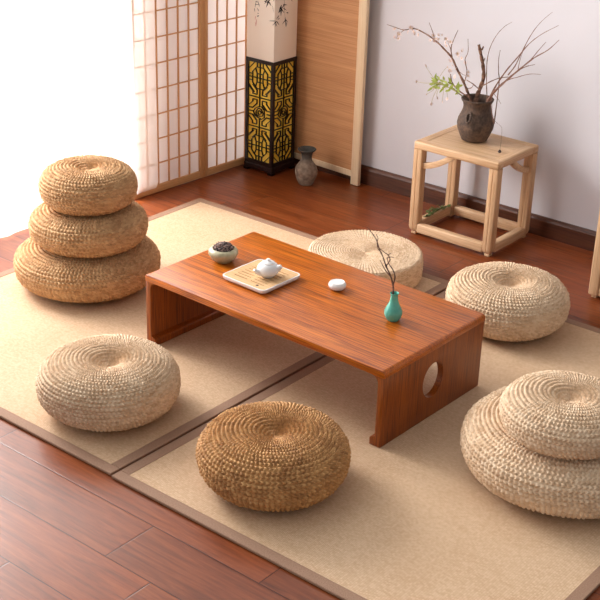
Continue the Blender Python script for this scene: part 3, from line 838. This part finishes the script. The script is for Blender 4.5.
M_bark = mat('brown_branch_bark', (120, 84, 68), .85)
t = NT(M_bark); t.l(t.ramp(t.noise(t.coord('Object'), 60, 3), [(.35, (88, 58, 46)), (.65, (152, 112, 88))]), t.b.inputs['Base Color'])
M_bark_r = mat('reddish_twig_bark', (134, 96, 80), .8)
GB = 'branches standing in the clay pot'
yb = PY
branch('cut_branch', [([(472.5, 128, yb - .01), (476, 100, yb), (479.5, 90), (483.5, 78), (483, 66), (481, 55), (478.8, 44.5)], .0085, .0055),
                      ([(482, 50), (483.5, 46.5)], .003, .0022), ([(483.4, 62), (485, 58)], .0022, .0016)], yb, M_bark,
       'thick short cut branch standing upright in the middle of the clay pot', 'branch', GB)
branch('spreading_branch', [([(476, 126, yb), (489, 99, yb), (497, 89), (508, 79), (520, 69), (534, 58), (548, 50), (559, 40)], .0055, .0009),
                            ([(520, 69), (528, 66), (535, 64.5)], .002, .0008), ([(530, 61), (538, 51), (546, 42)], .0018, .0007)], yb - .02, M_bark_r,
       'long reddish branch leaning right from the clay pot, lowest of the forked ones', 'branch', GB)
branch('spreading_branch', [([(474, 126, yb), (488, 100, yb), (497, 84), (506, 71), (517, 58), (529, 44), (542, 34), (558.5, 25.5)], .0036, .0007),
                            ([(508, 75), (515, 66), (521, 54), (528, 40), (535, 29), (543, 20), (552.5, 12)], .0022, .0006),
                            ([(518, 69.5), (520, 60), (524, 48)], .0014, .0006)], yb + .03, M_bark_r,
       'thin branch with two long tips reaching furthest up to the right', 'branch', GB)
branch('thin_twig', [([(486, 126, yb), (487, 100, yb), (486.5, 84), (487, 62), (490, 48), (496, 36), (504, 27), (512, 22)], .0022, .0006)], yb + .05, M_bark,
       'thin arched twig curving up beside the short cut branch', 'twig', GB)
branch('thin_twig', [([(494, 124, yb), (499, 84), (498.5, 72), (498.6, 60), (500.3, 50)], .0022, .0007)], yb + .02, M_bark, 'straight thin upright twig right of the cut branch', 'twig', GB)
branch('thin_twig', [([(494, 124, yb), (491, 99, yb), (505, 82), (518, 77), (530, 74), (541, 74.5)], .0024, .0006), ([(494, 94), (498, 99), (501, 104)], .0010, .0005)], yb - .04, M_bark_r, 'thin pale twig bending low to the right out of the pot', 'twig', GB)
branch('thin_twig', [([(466, 124, yb), (480, 90, yb), (486, 84), (498, 78.5), (508, 77)], .0030, .0012), ([(480, 90), (473, 84), (466.5, 80)], .0024, .0012)], yb - .045, M_bark, 'crossing twig lying over the mouth of the clay pot', 'twig', GB)
M_pet = mat('pale_pink_petals', (246, 226, 222), .7); M_bud = mat('brown_buds', (150, 100, 84), .7); M_leaf = mat('fresh_green_leaf', (150, 162, 62), .55)
M_stem = mat('yellow_green_stem', (170, 158, 104), .7); M_stamen = mat('yellow_centre', (214, 184, 110), .7)
fb = branch('blossom_branch', [([(482, 126, yb), (474, 110, yb), (469.5, 97), (464, 83), (457, 69), (452, 58), (445, 50), (436, 41), (426, 34), (414, 28.5), (404, 30), (393, 26.5), (387, 24.5)], .0058, .0008),
                              ([(452, 58), (451, 48), (454, 39), (458, 30)], .0026, .0009), ([(435, 40), (432, 30), (429, 22.5)], .0016, .0007),
                              ([(464, 83), (467, 72), (465, 60), (468, 52), (468, 39)], .0022, .0009),
                              ([(470, 98), (458, 90), (452, 82), (450.5, 74)], .0030, .0016), ([(466, 88), (471, 88), (474, 84)], .0018, .0009), ([(404, 30), (399, 34), (397, 37)], .0012, .0006),
                              ([(451, 50), (448, 43)], .0014, .0007), ([(457, 69), (462, 74), (468, 76)], .0012, .0006)], yb - .03, M_bark,
              'long blossoming branch sweeping far left from the clay pot', 'branch', GB)
# one blossom, then copies
def petal_mesh(m):
    mb = MB()
    for k in range(5):
        a = 2 * PI * k / 5; ca, sa = math.cos(a), math.sin(a)
        pts = [(0, 0, 0), (.0035, -.0022, .0012), (.0068, -.0016, .0026), (.0074, 0, .0028), (.0068, .0016, .0026), (.0035, .0022, .0012)]
        lo = [(x * ca - y * sa, x * sa + y * ca, z) for x, y, z in pts]; hi = [(x, y, z + .0006) for x, y, z in lo]
        n = 6; mb.add(hi + lo, [tuple(range(n)), tuple(range(2 * n - 1, n - 1, -1))] + [(i, (i + 1) % n, n + (i + 1) % n, n + i) for i in range(n)])
    return mb.mesh('blossom', m)
pm = petal_mesh(M_pet)
cm_ = MB().lathe([(0, 0), (.0016, .0004), (.0018, .0020), (0, .0028)], 8).mesh('stamen', M_stamen)
def blossom(u, v, y, s, parent, base=fb):
    o = bpy.data.objects.new('blossom', pm); COL.objects.link(o); o.parent = parent
    o.location = Vector(on_plane(u, v, 1, y)) - Vector(parent.location)
    o.rotation_euler = (random.uniform(.6, 1.8), random.uniform(-.6, .6), random.uniform(-1.5, 1.5) + .6); o.scale = (s, s, s)
    c = bpy.data.objects.new('stamen', cm_); COL.objects.link(c); c.parent = o
random.seed(3)
for (u, v, r, n) in ((397, 36, 4, 5), (411, 30, 5, 7), (396, 31, 3, 2), (438, 40, 6, 6), (432, 42, 3, 3), (448, 44, 4, 4), (443, 36, 4, 2), (453, 68, 4, 4), (460, 56, 4, 3), (456, 78, 3, 2), (466, 62, 3, 2), (462, 49, 3, 2), (418, 33, 3, 2), (466, 74, 3, 2), (450, 62, 2, 2)):
    for k in range(n):
        blossom(u + random.uniform(-r, r) * .8, v + random.uniform(-r, r) * .8, yb - .03 + random.uniform(-.012, .012), random.uniform(.9, 1.6), fb)
# flowering stems with leaves
gs = branch('flowering_stem', [([(474, 124, yb), (466, 101, yb), (458, 93), (448, 87), (440, 83.5), (434, 83)], .0024, .0014),
                               ([(434, 83), (424, 83), (416, 81.5)], .0009, .0006), ([(436, 81), (430, 73), (425.5, 66)], .0009, .0006),
                               ([(438, 85), (432, 91), (426, 94.5)], .0009, .0006), ([(440, 86), (437, 93), (437, 98)], .0009, .0006), ([(440, 84), (434, 95), (431, 104)], .0009, .0006),
                               ([(444, 86), (443, 95), (442, 102)], .0009, .0006), ([(445, 86), (447, 93), (447.5, 99)], .0009, .0006), ([(438, 80), (442, 73), (447, 67)], .0007, .0005)], yb - .06, M_stem,
              'yellow-green stem with bright leaves and small drooping flowers left of the pot', 'flower', GB)
mb = MB()
random.seed(11)
for k in range(46):
    u = random.uniform(432, 459); v = 83 + (u - 434) * .16 + random.uniform(-4.5, 4.5); y = yb - .06 + random.uniform(-.015, .015)
    p = Vector(on_plane(u, v, 1, y)); a = random.uniform(0, 2 * PI)
    d = Vector((math.cos(a) - .3, random.uniform(-.5, .5), math.sin(a) * .8 + .2)).normalized() * random.uniform(.022, .042); sdv = d.cross(Vector((.3, -1, .2))).normalized() * .0055
    q = [p, p + d * .35 + sdv, p + d * .7 + sdv * .7, p + d, p + d * .7 - sdv * .7, p + d * .35 - sdv]
    hi = [w_ + Vector((0, .0007, .0005)) for w_ in q]
    mb.add(hi + q, [tuple(range(6)), tuple(range(11, 5, -1))] + [(i, (i + 1) % 6, 6 + (i + 1) % 6, 6 + i) for i in range(6)])
mb.build('leaves', M_leaf, gs)
for (u, v) in ((416, 81.5), (425.5, 66), (426, 94.5), (437, 98), (447.5, 99), (431, 104), (442, 102), (447, 67), (434, 88), (456, 86)):
    blossom(u, v, yb - .06, random.uniform(.9, 1.3), gs)
# hanging thread with a dark seed
branch('hanging_seed_twig', [([(488, 112, yb), (491.7, 100, yb - .03), (492, 110, yb - .05), (492.5, 118, yb - .06), (497, 123, yb - .09), (501.7, 128, yb - .11), (501, 142, yb - .14), (500, 149, yb - .15)], .0008, .0006)], yb, M_twig,
       'hair-thin drooping twig ending in a dark seed over the stool top', 'twig', GB)
p = on_plane(499.5, 153, 2, .479)
sdd = MB().lathe([(0, -.006), (.004, -.004), (.0085, .001), (.007, .006), (.003, .011), (0, .014)], 16)
tag(sdd.build('dark_seed', mat('dark_seed_skin', (50, 28, 22), .5), smooth=True, loc=(p[0], p[1], .4835)), 'small dark heart-shaped seed lying on the stool top near its front corner', 'seed')

# green sprig lying on the stretcher of the stool
M_green = mat('moss_green_leaf', (92, 104, 52), .7)
mb = MB(); random.seed(5)
ax = -.497
mb.tube(smooth_path([(ax - .004, 2.61, .060), (ax, 2.70, .062), (ax - .006, 2.79, .060)]), [.003, .002], 6)
for k in range(60):
    y = random.uniform(2.60, 2.80); p = Vector((ax + random.uniform(-.016, .016), y, .060 + .020 * math.sin((y - 2.60) / .20 * PI) * random.random()))
    a = random.uniform(0, 2 * PI); d = Vector((math.cos(a) * .7, math.sin(a), random.uniform(.0, .7))).normalized() * random.uniform(.014, .026)
    sdv = d.cross(Vector((0, 0, 1))).normalized() * .007
    q = [p, p + d * .35 + sdv, p + d * .7 + sdv * .8, p + d, p + d * .7 - sdv * .8, p + d * .35 - sdv]; hi = [w_ + Vector((0, 0, .0009)) for w_ in q]
    mb.add(hi + q, [tuple(range(6)), tuple(range(11, 5, -1))] + [(i, (i + 1) % 6, 6 + (i + 1) % 6, 6 + i) for i in range(6)])
tag(mb.build('leafy_sprig', M_green), 'green leafy sprig lying along the lower left rail of the stool', 'sprig')

# ---------------------------------------------------------------- grey floor vase
M_gv = mat('weathered_grey_clay', (134, 116, 100), .85)
t = NT(M_gv); v = t.coord('Object'); z_ = t.sep(v)[2]; n = t.noise(v, 35, 4, .6)
c = t.mix(t.ramp(t.math('MULTIPLY', z_, 5), [(.62, 0.0), (.78, 1.0)]), t.ramp(n, [(.3, (104, 86, 72)), (.7, (158, 138, 118))]), t.ramp(n, [(.3, (58, 56, 52)), (.7, (84, 80, 74))]))
t.l(c, t.b.inputs['Base Color']); t.bump(n, .8, .004)
gx, gy = on_plane(305.8, 184, 2, 0)[:2]
gv = MB().lathe([(0, 0), (.036, 0), (.040, .004), (.050, .025), (.0595, .055), (.061, .075), (.054, .095), (.040, .113), (.030, .126), (.0275, .140), (.0285, .155), (.036, .168), (.048, .177), (.0505, .181), (.048, .184), (.038, .179), (.024, .165), (.022, .14), (.03, .11), (0, .09)], 48)
gv.v = [(x_, y_, z__ * 1.09) for x_, y_, z__ in gv.v]
tag(gv.build('clay_vase', M_gv, smooth=True, loc=(gx, gy, .0005)), 'grey weathered clay vase on the floor beside the square lamp', 'vase')

# ---------------------------------------------------------------- light
w = bpy.data.worlds.new('world'); SC.world = w; w.use_nodes = True
nt = w.node_tree; bg = nt.nodes['Background']
tc = nt.nodes.new('ShaderNodeTexCoord'); sp_ = nt.nodes.new('ShaderNodeSeparateXYZ'); nt.links.new(tc.outputs['Generated'], sp_.inputs[0])
rp = nt.nodes.new('ShaderNodeValToRGB'); mr = nt.nodes.new('ShaderNodeMapRange'); mr.inputs[1].default_value = -1; mr.inputs[2].default_value = 1
nt.links.new(sp_.outputs[0], mr.inputs[0]); nt.links.new(mr.outputs[0], rp.inputs[0])
e = rp.color_ramp.elements; e[0].position = .12; e[0].color = (1, 1, 1, 1); e[1].position = .42; e[1].color = (.135, .134, .133, 1)
nt.links.new(rp.outputs[0], bg.inputs[0]); bg.inputs[1].default_value = 3.2
def area(name, loc, target, size, power, col=(1, 1, 1)):
    l = bpy.data.lights.new(name, 'AREA'); l.shape = 'RECTANGLE'; l.size = size[0]; l.size_y = size[1]; l.energy = power; l.color = col
    o = bpy.data.objects.new(name, l); COL.objects.link(o); o.location = loc
    o.rotation_euler = (Vector(target) - Vector(loc)).to_track_quat('-Z', 'Y').to_euler(); return o
area('window_daylight', (-3.3, .9, 1.95), (0, .9, .2), (1.5, 1.3), 455, (1, .985, .97))
SC.view_settings.view_transform = 'Standard'; SC.view_settings.look = 'None'
SC.view_settings.exposure = 0; SC.view_settings.gamma = 1; SC.view_settings.use_curve_mapping = False
SC.cycles.use_denoising = True
SC.cycles.max_bounces = 8; SC.cycles.transparent_max_bounces = 12; SC.cycles.sample_clamp_indirect = 6
